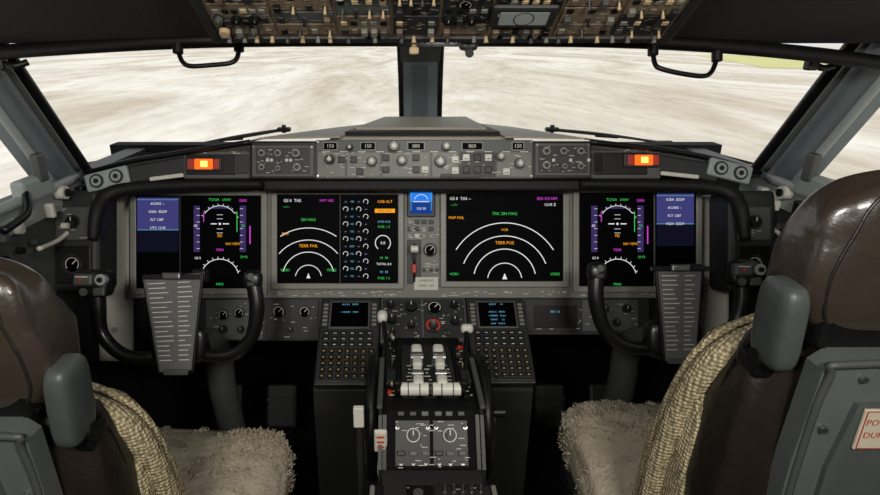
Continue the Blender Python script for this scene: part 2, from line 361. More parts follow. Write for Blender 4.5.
def fC(b,z):
    cx,cy=504,280
    b.ring(cx,cy,57,.9,z,EW,32,148); b.ring(cx,cy,44,.9,z,EW,22,158); b.ring(cx,cy,31,.9,z,EW,12,168); b.ring(cx,cy,17,.8,z,EW,8,172)
    b.prism([(cx-2.5,-cy+1,z),(cx+2.5,-cy+1,z),(cx,-cy+7,z)],(0,0,.05),EW)
    b.text(460,199,5,'GS 0  TAS --',EW,z); b.text(454,205,4.6,'---/--',EG,z); b.text(504,214,5,'TRK 284 MAG',EG,z); b.text(504,243,5.2,'TERR POS',EA,z); b.text(504,230,4.2,'VOR',EA,z)
    b.text(546,199,5,'SEA 0.0 NM',EM,z); b.text(549,205,4.6,'12:45 Z',EW,z); b.text(456,218,4.6,'MAP FAIL',EA,z); b.text(454,274,4.6,'VOR1',EG,z); b.text(554,274,4.6,'VOR2',EG,z)
display(138,196,262,288,6,fA); display(278,195,398,283,6,fB); display(446,194,562,281,6,fC); display(578,193,694,286,6,fD)
for sd,(x0,x1) in ((-1,(98,131)),(1,(699,730))):
    b=MB(pframe(1.46)); b.rect(x0,195,x1,362,-8,0,CREAM,bev=3); b.rect(x0-8,360,x1+8,500,-10,-2,MATTE)
    b.disc((x0+x1)/2,230,3,0,1,LGREY); b.disc((x0+x1)/2,330,3,0,1,LGREY); b.done('sidewall_liner')
    b=MB(pframe(1.29)); a0,a1=(48,99) if sd<0 else (729,778)
    b.rect(a0,190,a1,292,-40,0,DARK,bev=6,seg=3); b.rect(a0+8,207,a1-8,240,0,1.5,MID,bev=1); b.rect(a0+8,246,a1-8,284,0,1.5,BLACK,bev=1)
    b.knob((a0+a1)/2,222,6,4,z=1.5); b.labels(a0+10,209,a1-10,238,8,1.7); b.gauge((a0+a1)/2,264,8,1.2); b.done('side_console')
# ================================================================== glareshield
b=MB()
lid=[S(252,141,1.28),S(588,141,1.28),S(660,148,1.30),S(716,158,1.32),S(760,172,1.36),V((.87,1.42,1.02)),V((.5,1.64,1.05)),V((.09,1.86,1.065)),V((-.09,1.86,1.065)),V((-.5,1.64,1.05)),V((-.87,1.42,1.02)),S(86,172,1.36),S(130,160,1.32),S(185,151,1.30)]
b.prism(lid,(0,0,-.012),MID)
b.prism([S(258,139.5,1.34),S(340,138,1.37),S(374,124.5,1.75),S(340,128,1.75)],(0,0,.004),TAN)
b.prism([S(505,138,1.37),S(584,139.5,1.34),S(512,128,1.75),S(478,124.5,1.75)],(0,0,.004),TAN)
b.prism([S(330,137,1.40),S(514,137,1.40),S(474,121,1.80),S(375,121,1.80)],(0,0,-.02),TAN)
b.prism([S(345,135.5,1.42),S(500,135.5,1.42),S(468,122.5,1.77),S(381,122.5,1.77)],(0,0,.010),PAD)
b.prism([S(356,132,1.46),S(486,132,1.46),S(466,120.5,1.74),S(385,120.5,1.74)],(0,0,.012),TAN)
for sd in (0,1):
    P=[(86,173,1.35),(130,161,1.31),(185,152,1.285),(250,142,1.27)] if sd==0 else [(760,173,1.35),(716,159,1.31),(660,149,1.285),(590,142,1.27)]
    b.tube([S(*p) for p in P],.006,BLACK)
    P=[(262,184,1.30),(190,185,1.30),(135,188,1.30),(108,195,1.29),(97,212,1.27),(93,240,1.26)] if sd==0 else [(580,184,1.30),(650,185,1.30),(705,187,1.30),(731,194,1.29),(741,211,1.27),(745,240,1.26)]
    b.tube([S(*p) for p in P],[.010,.013,.015,.017,.016,.011],PAD,n=16)
b.F=pframe(1.30)
b.rect(262,176,582,190,-30,-4,PAD,bev=2)
for x0,x1,y0 in ((184,251,149),(589,660,147)):
    b.rect(x0,y0,x1,179,-12,2,MID,bev=1.5); b.rect(x0+3,y0+6,x1-14,175,2,3.5,BLACK,bev=1)
    b.labels(x0+4,y0+2,x1-2,y0+5,8,2.2)
b.rect(238,155,249,174,2,3.5,DARK,bev=1); b.rect(591,154,602,173,2,3.5,DARK,bev=1)
R=Matrix.Rotation(math.radians(10),3,'Z')
b.boxc((158,-170,-4),(58,18,10),DARK,rot=R,bev=2); b.boxc((688,-168,-4),(62,18,10),DARK,rot=R.inverted(),bev=2)
b.boxc((168,-177.5,3),(34,4,3),CREAM,rot=Matrix.Rotation(math.radians(7),3,'Z'),bev=1); b.boxc((678,-175.5,3),(38,4,3),CREAM,rot=Matrix.Rotation(math.radians(-6),3,'Z'),bev=1)
for cx,cy,a in ((108,179,14),(729,171,-14)):
    R=Matrix.Rotation(math.radians(a),3,'Z'); b.boxc((cx,-cy,0),(44,18,6),LGREY,rot=R,bev=2)
    for k in (-10,10):
        p=R@V((k,0,0)); b.disc(cx+p.x,cy-p.y,7,3,4,DARK,n=20); b.disc(cx+p.x,cy-p.y,5,4,4.6,LGREY,n=20); b.disc(cx+p.x,cy-p.y,2.5,4.6,5,BLACK,n=14)
b.done('glareshield')
for x,y in ((205,165),(640,161)):
    b=MB(pframe(1.30)); b.rect(x-18,y-7,x+18,y+7,3,6,DARK,bev=1.2); b.rect(x-8,y-5,x+10,y+5,6,7.4,EO,bev=1); b.rect(x-2,y-3,x+5,y+3,7.4,7.7,EO2,bev=.1)
    b.rect(x-15,y-5,x-9,y+5,6,7,RED,bev=.5); b.rect(x+11,y-5,x+16,y+5,6,7,RED,bev=.5); b.done('master_caution_light')
b=MB(pframe(1.27))
b.rect(250,141,592,179,-16,-1,BLACK,bev=1.5)
b.rect(316,140,533,179,-1,1,MID,bev=1.2); b.rect(252,145,314,177,-1,1,MID,bev=1.2); b.rect(535,143,590,176,-1,1,MID,bev=1.2)
for a0,a1 in ((318,345),(347,380),(382,430),(432,458),(460,495),(497,531)): b.rect(a0,152.6,a1,177,1,1.5,GREY if random.random()<.6 else DARK,bev=.4)
b.rect(256,148,310,174,1,1.6,DARK,bev=.5); b.rect(538,146,587,173,1,1.6,DARK,bev=.5)
for x,y,r in ((263,154,4),(279,154,4),(297,154,4.5),(263,168,3.5),(279,169,3),(298,168,4.5),(545,152,4.5),(562,152,4),(579,152,4),(545,166,4.5),(563,167,3),(579,167,3.5)):
    b.knob(x,y,r,5,BEZ,z=1.6); b.disc(x,y,r*.5,6.6,7.6,BLACK,n=12)
for x in (268,272,287,291,553,570,588): b.rect(x-1.5,159,x+1.5,162,1.6,2.6,OFFW,bev=.3)
for x0,x1 in ((323,338),(360,376),(407,425),(461,483),(511,524)):
    b.rect(x0,142,x1,151,1,2,BEZ,bev=.4); b.rect(x0+1.2,143.2,x1-1.2,149.8,2,2.2,SCR); b.text((x0+x1)/2,146.6,5,random.choice(('284','150','12000','000')),OFFW,2.4)
for x,y,r in ((330,160,4.5),(372,162,4.5),(394,147,5),(402,161,4.5),(446,147,4),(440,162,5),(500,157,4),(519,164,4.5),(350,148,3.2)):
    b.knob(x,y,r,6,random.choice((BLACK,BEZ)),z=1.5); b.disc(x,y,r*.45,7.5,8.2,OFFW,n=12)
for x,y in ((342,160),(354,160),(360,172),(386,158),(386,170),(416,158),(425,170),(416,170),(455,160),(466,158),(477,158),(455,171),(466,170),(477,170),(488,158),(488,170),(506,172)):
    b.rect(x-3.4,y-3.4,x+3.4,y+3.4,1,3.2,random.choice((OFFW,DARK,OFFW,BLACK)),bev=.6); b.line(x-2,y+1.3,x+2,y+1.3,.7,3.4,BLACK)
b.rect(440,174,480,178,1,2,BLACK,bev=.3)
for i in range(12): b.line(322+i*18,152,330+i*18,152,.8,1.6,OFFW)
b.labels(318,153,530,177,90,1.65); b.labels(257,149,308,173,26,1.75); b.labels(539,147,586,172,26,1.75)
for x,y in ((318,142),(531,142),(318,176),(531,176),(254,147),(312,147),(537,145),(588,145)): b.disc(x,y,1.1,1,1.7,STEEL,n=8)
b.done('autopilot_control_panel')
# ================================================================== CDUs, centre panel
for x0,x1,dd in ((322,380,0),(466,523,0)):
    TL=S(x0,298,1.37);TR=S(x1,298,1.37);BL=V((TL.x,TL.y-.19,TL.z-.12))
    b=MB(frame3(TL,TR,BL,58))
    b.rect(0,0,58,92,-8,0,DARK,bev=1); b.rect(1.5,1.5,56.5,90,0,1.2,DARK,bev=.8)
    b.rect(9,5,49,36,1.2,2.6,MID,bev=.8); b.rect(11,7,47,34,2.6,2.8,SCR)
    for i in range(6):
        b.rect(3,8+i*4.4,7.5,10.6+i*4.4,1.2,2.8,BEZ,bev=.3); b.rect(50.5,8+i*4.4,55,10.6+i*4.4,1.2,2.8,BEZ,bev=.3)
        if i!=1 and (x0>400 or i<3): b.text(29,9.3+i*4.4,2.5,random.choice(('IDENT     1/2','MODEL    ENG','NAV   DATA','AUG12   SEP09','ACT  RTE','< INDEX   POS>')),EC,3)
    for r in range(3):
        for c in range(6): b.rect(5+c*8.2,39+r*6,11+c*8.2,43.6+r*6,1.2,3.2,BLACK,bev=.5); b.line(6.5+c*8.2,41.3+r*6,9.5+c*8.2,41.3+r*6,.8,3.35,OFFW)
    for r in range(5):
        for c in range(7):
            xx=7+c*7.4; yy=60+r*6.2
            if c<3: b.disc(xx,yy,2.5,1.2,3.2,BLACK,n=12)
            else: b.rect(xx-2.6,yy-2.4,xx+2.6,yy+2.4,1.2,3.2,BLACK,bev=.5)
            b.line(xx-1.0,yy,xx+1.0,yy,1.3,3.35,AMK)
    b.done('flight_management_keypad')
TL=S(381,298,1.37);TR=S(465,298,1.37);BL=V((TL.x,TL.y-.19,TL.z-.12))
b=MB(frame3(TL,TR,BL,84))
b.rect(0,0,84,50,-8,0,MID,bev=1); b.rect(2,2,40,46,0,1,DARK,bev=.6); b.rect(42,2,82,46,0,1,DARK,bev=.6)
for x,y,r in ((10,10,4),(30,12,6),(11,26,5),(30,32,4),(72,10,4),(72,28,4.5),(12,40,3)): b.knob(x,y,r,5,z=1)
b.gauge(53,12,7,1); b.disc(51,32,8,1,2,BLACK,n=24); b.ring(51,32,6,2,2.2,RED,-60,230); b.knob(51,32,3.2,5,MID,z=2,skirt=False)
for x in (62,66): b.toggle(x,40,1); b.toggle(x,20,1)
b.labels(3,3,81,45,50,1.15); b.done('engine_start_panel')
# ================================================================== pedestal
b=MB()
b.prism([(-.25,1.08,0),(-.25,1.30,0),(-.25,1.30,.70),(-.25,1.22,.69),(-.25,1.08,.602)],(.145,0,0),DARK)
b.prism([(.105,1.08,0),(.105,1.30,0),(.105,1.30,.70),(.105,1.22,.69),(.105,1.08,.602)],(.145,0,0),DARK)
prof=[(1.24,0),(1.24,.69),(1.12,.705),(1.05,.728),(.98,.748),(.90,.755),(.83,.752),(.805,.745),(.75,.676),(.72,.66),(.72,0)]
b.prism([(-.083,y,z) for y,z in prof],(.166,0,0),BLACK)
b.prism([(-.1,.30,0),(-.1,.30,.665),(-.1,.725,.665),(-.1,.745,.60),(-.1,.745,0)],(.2,0,0),DARK)
for sx in (-.098,.098): b.boxc((sx,.51,.669),(.008,.42,.008),BEZ,bev=.002)
for sx in (-1,1):
    b.prism([(.084*sx,y,z) for y,z in ((1.12,.40),(1.12,.708),(1.05,.731),(.98,.751),(.90,.758),(.83,.756),(.80,.748),(.745,.68),(.745,.40))],(.006*sx,0,0),DARK)
    b.boxc((.088*sx,.88,.762),(.010,.16,.008),MID,bev=.003)
for sx in (-.055,-.018,.018,.055): b.boxc((sx,.95,.752),(.006,.2,.012),MATTE)
for sx,w in ((-.036,.026),(.036,.026),(0,.024)): b.prism([(sx-w/2,.84,.754),(sx-w/2,.84,.762),(sx-w/2,.93,.764),(sx-w/2,1.0,.752),(sx-w/2,1.06,.732),(sx-w/2,1.06,.72)],(w,0,0),DARK)
for i in range(16):
    for sx in (-.07,-.036,0,.036,.07):
        yy=.845+i*.012
        if abs(sx)>.05 or yy<.93: b.boxc((sx+random.uniform(-.004,.004),yy,.7645 if abs(sx)<.05 else .757-max(0,(yy-.9))*.09),(random.uniform(.004,.014),.002,.001),OFFW)
for i in range(18): b.boxc((random.choice((-.07,.07))+random.uniform(-.006,.006),.84+i*.013,.757),(random.uniform(.005,.012),.008,.009),random.choice((BLACK,OFFW,MID,RED,STEEL,BRASS)),bev=.002)
F=frame3(V((-.066,.812,.752)),V((.066,.812,.752)),V((-.066,.752,.678)),64); b.F=F
b.rect(-5,0,69,48,-4,2,MATTE,bev=1.5); b.rect(2,9,31,45,2,3,BLACK,bev=1); b.rect(33,9,62,45,2,3,BLACK,bev=1)
for x in (17,47): b.disc(x,21,6,3,5,BLACK,n=24); b.ring(x,21,5.2,.8,5.2,OFFW); b.disc(x,21,2.6,5,8,BLACK,n=16); b.line(x,21,x,17,.8,8.1,WHITE)
for x in (7,17,27,38,47,57):
    b.rect(x-3.2,33,x+3.2,37,3,5,random.choice((BLACK,MID,DARK,OFFW)),bev=.6); b.rect(x-3,2,x+3,6,2,4,random.choice((BLACK,MID,DARK)),bev=.6); b.toggle(x,43,3,h=4,r=.8)
for x in (4,29,36,60): b.toggle(x,15,3,h=5,r=1)
b.labels(2,10,62,46,40,3.2)
F=frame3(V((-.092,.722,.669)),V((.092,.722,.669)),V((-.092,.3,.669)),90); b.F=F
for j in range(5):
    y=1+j*40
    b.rect(0,y,44,y+37,0,1.5,MID if j else BLACK,bev=.8); b.rect(46,y,90,y+37,0,1.5,DARK,bev=.8)
    if j: 
        for x in (8,22,36): b.knob(x,y+10,4.5,6,z=1.5)
        b.rect(5,y+20,38,y+30,1.5,3,BLACK,bev=.6); b.text(21,y+25,7,'118.50',EA,3.1)
    else:
        b.rect(6,y+3,24,y+30,1.5,5,DARK,bev=1); b.disc(33,y+12,4,1.5,6,MID); b.disc(33,y+25,4,1.5,6,MID)
    for x in (56,68,81): b.knob(x,y+22,4,6,z=1.5)
    for x in (54,61,68,75,82): b.toggle(x,y+8,1.5,h=7,r=1)
    b.labels(2,y+2,88,y+32,24,1.7)
b.done('center_pedestal')
b=MB()
for sx in (-1,1):
    x=.021*sx
    b.prism([(x-.0075,.835,.762),(x-.0075,.955,.765),(x-.0075,.965,.785),(x-.0075,.945,.795),(x-.0075,.90,.786),(x-.0075,.84,.780)],(.015,0,0),WHITE)
    b.boxc((x,.952,.785),(.021,.024,.018),WHITE,bev=.006,seg=3); b.boxc((x,.90,.789),(.018,.026,.014),OFFW,bev=.005,seg=3)
    b.cyl((x-.0115,.925,.785),(x+.0115,.925,.785),.011,STEEL,n=20); b.cyl((x-.010,.875,.782),(x+.010,.875,.782),.008,STEEL,n=20)
    b.cyl((.004*sx,.83,.780),(.052*sx,.83,.780),.0115,WHITE,n=20); b.cyl((.052*sx,.83,.780),(.058*sx,.83,.780),.009,BLACK,n=16)
    for k in (.018,.038): b.cyl((k*sx,.83,.780),((k+.002)*sx,.83,.780),.0119,MID,n=20)
    b.boxc((x,.842,.788),(.019,.026,.016),WHITE,bev=.006)
    b.prism([(x-.0125,.93,.76),(x-.0125,.97,.76),(x-.0125,.96,.778),(x-.0125,.94,.778)],(.025,0,0),MID)
b.boxc((0,.83,.78),(.010,.014,.014),STEEL,bev=.002)
b.done('thrust_levers')
b=MB(); b.tube([(-.070,.90,.745),(-.078,.97,.775),(-.088,1.045,.80)],[.006,.0045,.005],BLACK); b.sq((-.090,1.055,.805),(.011,.016,.012),WHITE,e=2.6,ez=2.6,n=16,k=10)
b.boxc((-.07,.90,.757),(.018,.04,.012),DARK,bev=.003); b.done('speedbrake_lever')
b=MB(); b.tube([(.070,.90,.745),(.078,.97,.77),(.084,1.02,.785)],[.006,.005,.006],BLACK); b.boxc((.086,1.03,.79),(.026,.018,.018),WHITE,bev=.007,seg=3)
b.boxc((.070,.90,.757),(.018,.04,.012),DARK,bev=.003); b.done('flap_lever')
for sx in (-1,1):
    b=MB(); c=V((.105*sx,.935,.645))
    b.cyl(c-V((.009,0,0)),c+V((.009,0,0)),.112,BLACK,n=48)
    b.tube([c+V((0,.110*math.cos(t),.110*math.sin(t))) for t in [k*math.pi/6 for k in range(12)]],.013,BLACK,closed=True,n=10,sub=4)
    b.tube([c+V((.009*sx,.10*math.cos(t),.10*math.sin(t))) for t in [k*math.pi/6 for k in range(12)]],.0025,OFFW,closed=True,n=6,sub=4)
    b.cyl(c,c+V((.03*sx,0,0)),.02,MID); 
    b.cyl(c+V((.01*sx,-.07,.06)),c+V((.035*sx,-.07,.06)),.009,BLACK); b.done('trim_wheel')
b=MB()
for sx,y in ((-.058,.85),(.058,.85)):
    b.cyl((sx,y,.752),(sx,y-.02,.785),.005,BLACK); b.boxc((sx,y-.022,.79),(.016,.012,.02),BLACK,bev=.005)
b.boxc((-.086,.775,.715),(.022,.006,.045),WHITE,bev=.004); b.boxc((-.086,.771,.715),(.016,.002,.034),BEIGE); 
for i in range(3): b.boxc((-.086,.7695,.726-.01*i),(.012,.001,.003),RED)
b.tube([(-.086,.775,.694),(-.089,.765,.66),(-.084,.755,.63)],.003,OFFW,n=8)
b.done('fuel_cutoff_lever')
b=MB(); b.boxc((-.124,.80,.745),(.018,.01,.04),WHITE,bev=.002); b.boxc((-.124,.81,.365),(.010,.010,.73),DARK,bev=.003)
b.done('lamp_bracket')
# ================================================================== yokes
def yoke(pts,plate,hub,outer,d):
    e=empty('control_yoke',S(hub[0],hub[1],d))
    b=MB(); P=[S(x,y,d+dz) for x,y,dz in pts]
    n=len(P); rr=[.0145]*n; rr[0]=.017;rr[1]=.0165;rr[-1]=.017;rr[-2]=.0165; rr[n//2]=.02
    b.tube(P,rr,YOKE,n=14,sub=8)
    b.F=pframe(d)
    x,y=pts[outer][:2]; b.sq((x,-y+1,3),(16,14,10),YOKE,e=4,ez=4,n=20,k=12)
    b.rect(x-16,y-11,x+3,y+1,8,17,MID,bev=2.5); b.disc(x+10,y-5,5.5,8,15,LGREY,n=14); b.disc(x+10,y-5,2.5,15,17,BLACK,n=14); b.disc(x-7,y+7,4,8,14,MID,n=14); b.rect(x+1,y+2,x+13,y+11,8,13,MID,bev=1.5)
    b.disc(x-8,y-5,1.5,17,18.5,RED,n=10); b.line(x-13,y-8,x-1,y-8,1,17.2,OFFW)
    o=0 if outer else -1; x,y=pts[o][:2]; b.sq((x,-y,0),(9.5,10,8),YOKE,e=3,ez=3,n=18,k=10); b.disc(x,y-4,3.5,6,10,MID,n=12); b.rect(x-4,y+1,x+4,y+6,6,9.5,DARK,bev=1)
    b.done('wheel',e)
    b=MB(pframe(d)); hx,hy=hub
    b.sq((hx,-hy,-8),(28,20,12),YOKE,e=4,ez=4,n=24,k=14); b.rect(hx-15,hy-72,hx+15,hy-10,-14,-6,BLACK,bev=3)
    b.rect(hx+14,hy-76,hx+28,hy-62,-12,2,BLACK,bev=3); b.disc(hx,hy+4,8,0,5,DARK,n=20); b.done('hub',e)
    b=MB(pframe(d)); (x0,y0),(x1,y1),(x2,y2),(x3,y3)=plate
    b.prism([(x0,-y0,5),(x1,-y1,5),(x2,-y2,7),(x3,-y3,7)],(0,0,2.5),PLATE)
    L=lambda u,v:((x0*(1-u)+x1*u)*(1-v)+(x3*(1-u)+x2*u)*v,(y0*(1-u)+y1*u)*(1-v)+(y3*(1-u)+y2*u)*v)
    z=9.9
    for i in range(17):
        v=.08+i*.05
        for u0,u1 in ((.08,.08+random.uniform(.25,.42)),(.6,.6+random.uniform(.15,.32))):
            a=L(u0,v);c=L(u1,v); b.line(a[0],a[1],c[0],c[1],.9,z,WHITE)
    mid=((x0+x1)/2,y0); b.rect(mid[0]-9,mid[1]-4,mid[0]+9,mid[1]+3,6,12,STEEL,bev=1.5); b.rect(mid[0]-29,mid[1]-2,mid[0]+29,mid[1]+3,5,9.5,BLACK,bev=.8)
    for (xa,ya),(xb,yb) in (((x0,y0),(x3,y3)),((x1,y1),(x2,y2)),((x3,y3),(x2,y2))): b.cyl((xa,-ya,6.5),(xb,-yb,8.5),1.6,BLACK,n=8)
    b.rect((x2+x3)/2-12,y2-2,(x2+x3)/2+12,y2+4,5,11,MID,bev=1); b.done('checklist_board',e)
    b=MB(); h=S(hx,hy,d+.02); f=V((h.x+(.02 if h.x<0 else -.02),1.34,.02)); k=V(((h.x+f.x)/2,1.265,.48))
    b.tube([h,h+V((0,.07,-.04)),k+V((0,-.01,.14)),k,(k+f)/2,f],[.025,.03,.034,.036,.036,.04],MID,n=16)
    b.boxc((f.x,1.34,.06),(.16,.16,.12),DARK,bev=.03); b.done('column',e)
yoke([(98,284,0),(98,308,0),(102,334,.005),(122,354,.01),(150,358,.02),(176,352,.02),(205,355,.02),(232,355,.01),(251,338,.005),(257,308,0),(253,280,0)],((146,276),(205,273),(196,369),(163,370)),(178,345),0,1.19)
yoke([(597,272,0),(596,300,0),(605,330,.005),(625,346,.01),(650,348,.02),(676,346,.02),(700,346,.02),(720,340,.01),(735,324,.005),(742,300,0),(741,274,0)],((653,268),(698,268),(691,358),(660,359)),(676,340),-1,1.19)
for sx in (-.62,-.44,.44,.62):
    b=MB(); b.boxc((sx,1.55,.22),(.10,.03,.14),DARK,rot=Matrix.Rotation(math.radians(-25),3,'X'),bev=.01)
    b.tube([(sx,1.56,.18),(sx,1.62,.08),(sx,1.66,.0)],.012,STEEL); 
    for i in range(4): b.boxc((sx,1.53,.17+.03*i),(.085,.008,.008),DARK,rot=Matrix.Rotation(math.radians(-25),3,'X'))
    b.done('rudder_pedal')
# ================================================================== seats
def seat(cx,y0,raise_,sd,cush,cz,shup,placard):
    """sd=+1 : the aisle is towards +x"""
    e=empty('pilot_seat',(cx,y0,0)); Z=raise_
    X=lambda u: cx+u*sd
    b=MB(); b.boxc((cx,y0+.28,.03),(.40,.5,.06),DARK,bev=.01); b.boxc((cx,y0+.28,(cz-.06)/2),(.26,.32,cz-.10),MID,bev=.02); b.boxc((cx,y0+.30,cz-.085),(.40,.44,.04),DARK,bev=.012); b.done('base',e)
    b=MB()
    def wp(q):
        n=noise.noise(q*4+V((cx,0,0)))*.12+noise.noise(q*9)*.10+noise.noise(q*22)*.05
        return (q.x*(1+n*.3)*(1-.08*max(0,q.y)),q.y*(1+n*.25),q.z*(1+n)-(.35*max(0,q.y-.6)*1.5))
    vs=b.sq((cush,y0+.33,cz),(.245,.26,.075),WOOL,e=5.5,ez=3.5,warp=wp,n=72,k=40)
    tv=[];tf=[]
    c0=V((cush,y0+.34,cz-.02))
    for _ in range(26000):
        p=random.choice(vs)
        if p.z<cz-.05: continue
        ou=(p-c0); ou=V((ou.x,ou.y,ou.z*5+.05)).normalized()
        p=p+V((random.uniform(-.008,.008),random.uniform(-.008,.008),0))
        dr=(ou+V((random.gauss(0,.5),random.gauss(0,.5),random.gauss(0,.3)))).normalized()*random.uniform(.003,.009); w=V((random.gauss(0,1),random.gauss(0,1),0)).normalized()*.0022
        o=len(tv); tv+=[p-w,p+w,p+dr]; tf.append([o,o+1,o+2])
    b.add(tv,tf,WOOL); b.done('cushion',e)
    rz=Matrix.Rotation(math.radians(-5),3,'X')
    b=MB()
    def wb(q): return (q.x*(1-.12*max(0,q.z))+noise.noise(q*3)*.03,q.y+(.25*q.x*q.x if q.y>0 else 0)+noise.noise(q*4+V((3,0,0)))*.15,q.z)
    b.sq((cx,y0+.075,.70+Z),(.188,.052,.260),LEATHD,e=6,ez=7,rot=rz,warp=wb,n=48,k=30)
    b.tube([(X(.186),y0+.12,.45+Z),(X(.180),y0+.112,.7+Z),(X(.156),y0+.09,.935+Z),(X(.10),y0+.085,.962+Z),(cx,y0+.085,.964+Z)],.005,BLACK,n=8)
    b.done('backrest_leather',e)
    b=MB()
    def ww(q):
        n=noise.noise(q*5)*.03
        return (q.x*(1-.20*max(0,q.z)**2+n),q.y+(.55*q.x**4 if q.y>-.2 else 0)+n,q.z+n)
    b.sq((cx,y0+.135,.675+Z),(.197,.045,.265),WOVEN,e=5,ez=5,rot=rz,warp=ww,n=48,k=30)
    b.tube([(X(.205),y0+.18,.45+Z),(X(.199),y0+.165,.69+Z),(X(.178),y0+.14,.85+Z),(X(.138),y0+.12,.92+Z),(X(.07),y0+.115,.952+Z),(cx,y0+.115,.955+Z)],[.02,.02,.022,.022,.02,.018],WOVEN,n=12)
    b.tube([(X(.215),y0+.205,.45+Z),(X(.209),y0+.19,.69+Z),(X(.187),y0+.163,.865+Z),(X(.143),y0+.14,.94+Z),(X(.07),y0+.13,.972+Z)],[.006]*5,WOVEN,n=8)
    b.done('woven_cover',e)
    b=MB(); u=shup+Z
    b.prism([(X(-.19),y0,.36+u),(X(.115),y0,.36+u),(X(.122),y0,.80+u),(X(.120),y0-.005,.945+u),(X(.105),y0-.01,.965+u),(X(-.17),y0-.01,.965+u),(X(-.19),y0,.90+u)],(0,.03,0),SHELL)
    b.prism([(X(-.15),y0-.012,.40+u),(X(.075),y0-.012,.40+u),(X(.082),y0-.012,.80+u),(X(.07),y0-.014,.90+u),(X(-.15),y0-.014,.90+u)],(0,.012,0),SHELLD)
    b.tube([(X(.108),y0-.003,.38+u),(X(.115),y0-.003,.80+u),(X(.113),y0-.008,.935+u),(X(.095),y0-.012,.958+u),(X(-.15),y0-.012,.958+u)],.005,MID,n=8)
    for k,zz in ((.10,.86),(.10,.6),(.095,.5),(.07,.935),(-.02,.935)): b.cyl((X(k),y0-.012,zz+u),(X(k),y0+.0,zz+u),.0045,STEEL,n=10)
    b.boxc((cx,y0+.03,.985+u),(.24,.03,.05),BLACK,bev=.01)
    b.done('shell',e)
    if placard:
        xc,zc=.567,.890; b=MB(); b.boxc((xc,y0-.017,zc),(.085,.004,.060),BEIGE,bev=.001)
        b.F=frame3(V((xc-.042,y0-.0195,zc+.03)),V((xc+.042,y0-.0195,zc+.03)),V((xc-.042,y0-.0195,zc-.03)),40)
        b.text(20,9,6,'POWER SEAT',RED,.1); b.text(20,18,6,'DURING T/O',RED,.1)
        for q in ((1,1,39,1),(1,27.5,39,27.5),(1,1,1,27.5),(39,1,39,27.5)): b.line(*q,.7,.1,RED)
        b.done('placard',e)
    b=MB()
    def wh(q):
        n=noise.noise(q*1.8+V((cx,1,0)))*.07
        return (q.x*(1-.12*max(0,q.z)-.10*max(0,-q.z)**2)+n, q.y*(1-.22*q.z)+.12*q.x*q.x+n, q.z+.05*(1-q.x*q.x)+n)
    hr=dict(c=(cx,y0+.058,1.078+Z),h=(.150,.054,.108),e=4.6,ez=3.6,rot=Matrix.Rotation(math.radians(6),3,'X'),warp=wh)
    b.sq(hr['c'],hr['h'],LEATH,e=hr['e'],ez=hr['ez'],rot=hr['rot'],warp=wh,n=64,k=36)
    for t in (-math.pi/2-.72,-math.pi/2+.72):
        b.tube([sqpt(hr['c'],hr['h'],hr['e'],hr['ez'],hr['rot'],wh,-1.45+2.9*i/14,t) for i in range(15)],.0022,LEATHD,n=6,sub=2)
    for k in (-.06,.06): b.cyl((cx+k,y0+.05,.93+Z),(cx+k,y0+.055,1.02+Z),.008,STEEL)
    b.done('headrest',e)
    b=MB(); b.sq((X(.152),y0+.045,.992+Z),(.018,.034,.060),ARM,e=3.5,ez=4.5,rot=Matrix.Rotation(math.radians(3*sd),3,'Y'),n=32,k=20)
    b.cyl((X(.138),y0+.055,.935+Z),(X(.168),y0+.055,.935+Z),.014,BLACK); b.boxc((X(.152),y0+.07,.92+Z),(.03,.05,.03),BLACK,bev=.008)
    b.done('armrest',e)
seat(-.638,.575,-.085,1,-.545,.405,.022,False)
seat(.588,.60,.015,-1,.572,.468,.008,True)
# ================================================================== overhead panel
dz=.020
yF,zF=.962,1.335+dz; yB,zB=.60,1.335+dz+.362*.66
TLb=V((-.345,yB,zB));TRb=V((.37,yB,zB));BLb=V((-.345,yF,zF))
F=frame3(TLb,TRb,BLb,440)
b=MB(F)
Hh=(TLb-BLb).length/(.715/440)
z0=2
b.rect(0,-10,440,Hh,-8,z0,BROWNP,bev=2)
b.rect(-6,-10,3,Hh+3,-10,6,DARK,bev=2); b.rect(437,-10,446,Hh+3,-10,6,DARK,bev=2); b.rect(-6,Hh-3,446,Hh+5,-10,4,DARK,bev=2)
cols=[(6,60),(63,118),(121,170),(173,215),(218,262),(265,325),(328,380),(383,434)]
for (a,c) in cols:
    y=Hh-8
    while y>10:
        hgt=random.choice((18,24,30,38)); y1=max(y-hgt,4)
        m_=random.choice((BROWNP,BROWNP,DARK,MID)); b.rect(a,y1,c,y-2,z0,z0+2,m_,bev=.8)
        zz=z0+2; n=max(2,int((c-a)/random.choice((9,12,16))))
        kind=random.choice(('tog','knob','mix','btn','btn'))
        for i in range(n):
            x=a+6+i*(c-a-12)/max(1,n-1); yy=y-8
            if kind=='tog' or (kind=='mix' and i%2): b.toggle(x,yy,zz,random.choice((BRASS,BRASS,STEEL,BLACK)),h=7,r=1.5,tilt=-2)
            elif kind=='knob' and i%2==0: b.knob(x,yy-2,random.choice((4,5.5)),6,random.choice((MID,BLACK,BRASS,OFFW)),z=zz)
            else: b.rect(x-3,yy-4,x+3,yy+3,zz,zz+random.choice((2,5)),random.choice((BLACK,BROWNP,BEZ,DARK,MATTE,MID)),bev=.8)
            if hgt>20: b.rect(x-3,yy-15,x+3,yy-10,zz,zz+1.5,random.choice((BLACK,BEZ,MATTE,BRASS)),bev=.5)
        if hgt>30: b.gauge(a+(c-a)*random.uniform(.3,.7),y1+8,6,zz)
        b.labels(a+2,y1+2,c-2,y-3,int((c-a)*hgt/70),zz+.2,random.choice((OFFW,BRASS))); y-=hgt
x=12
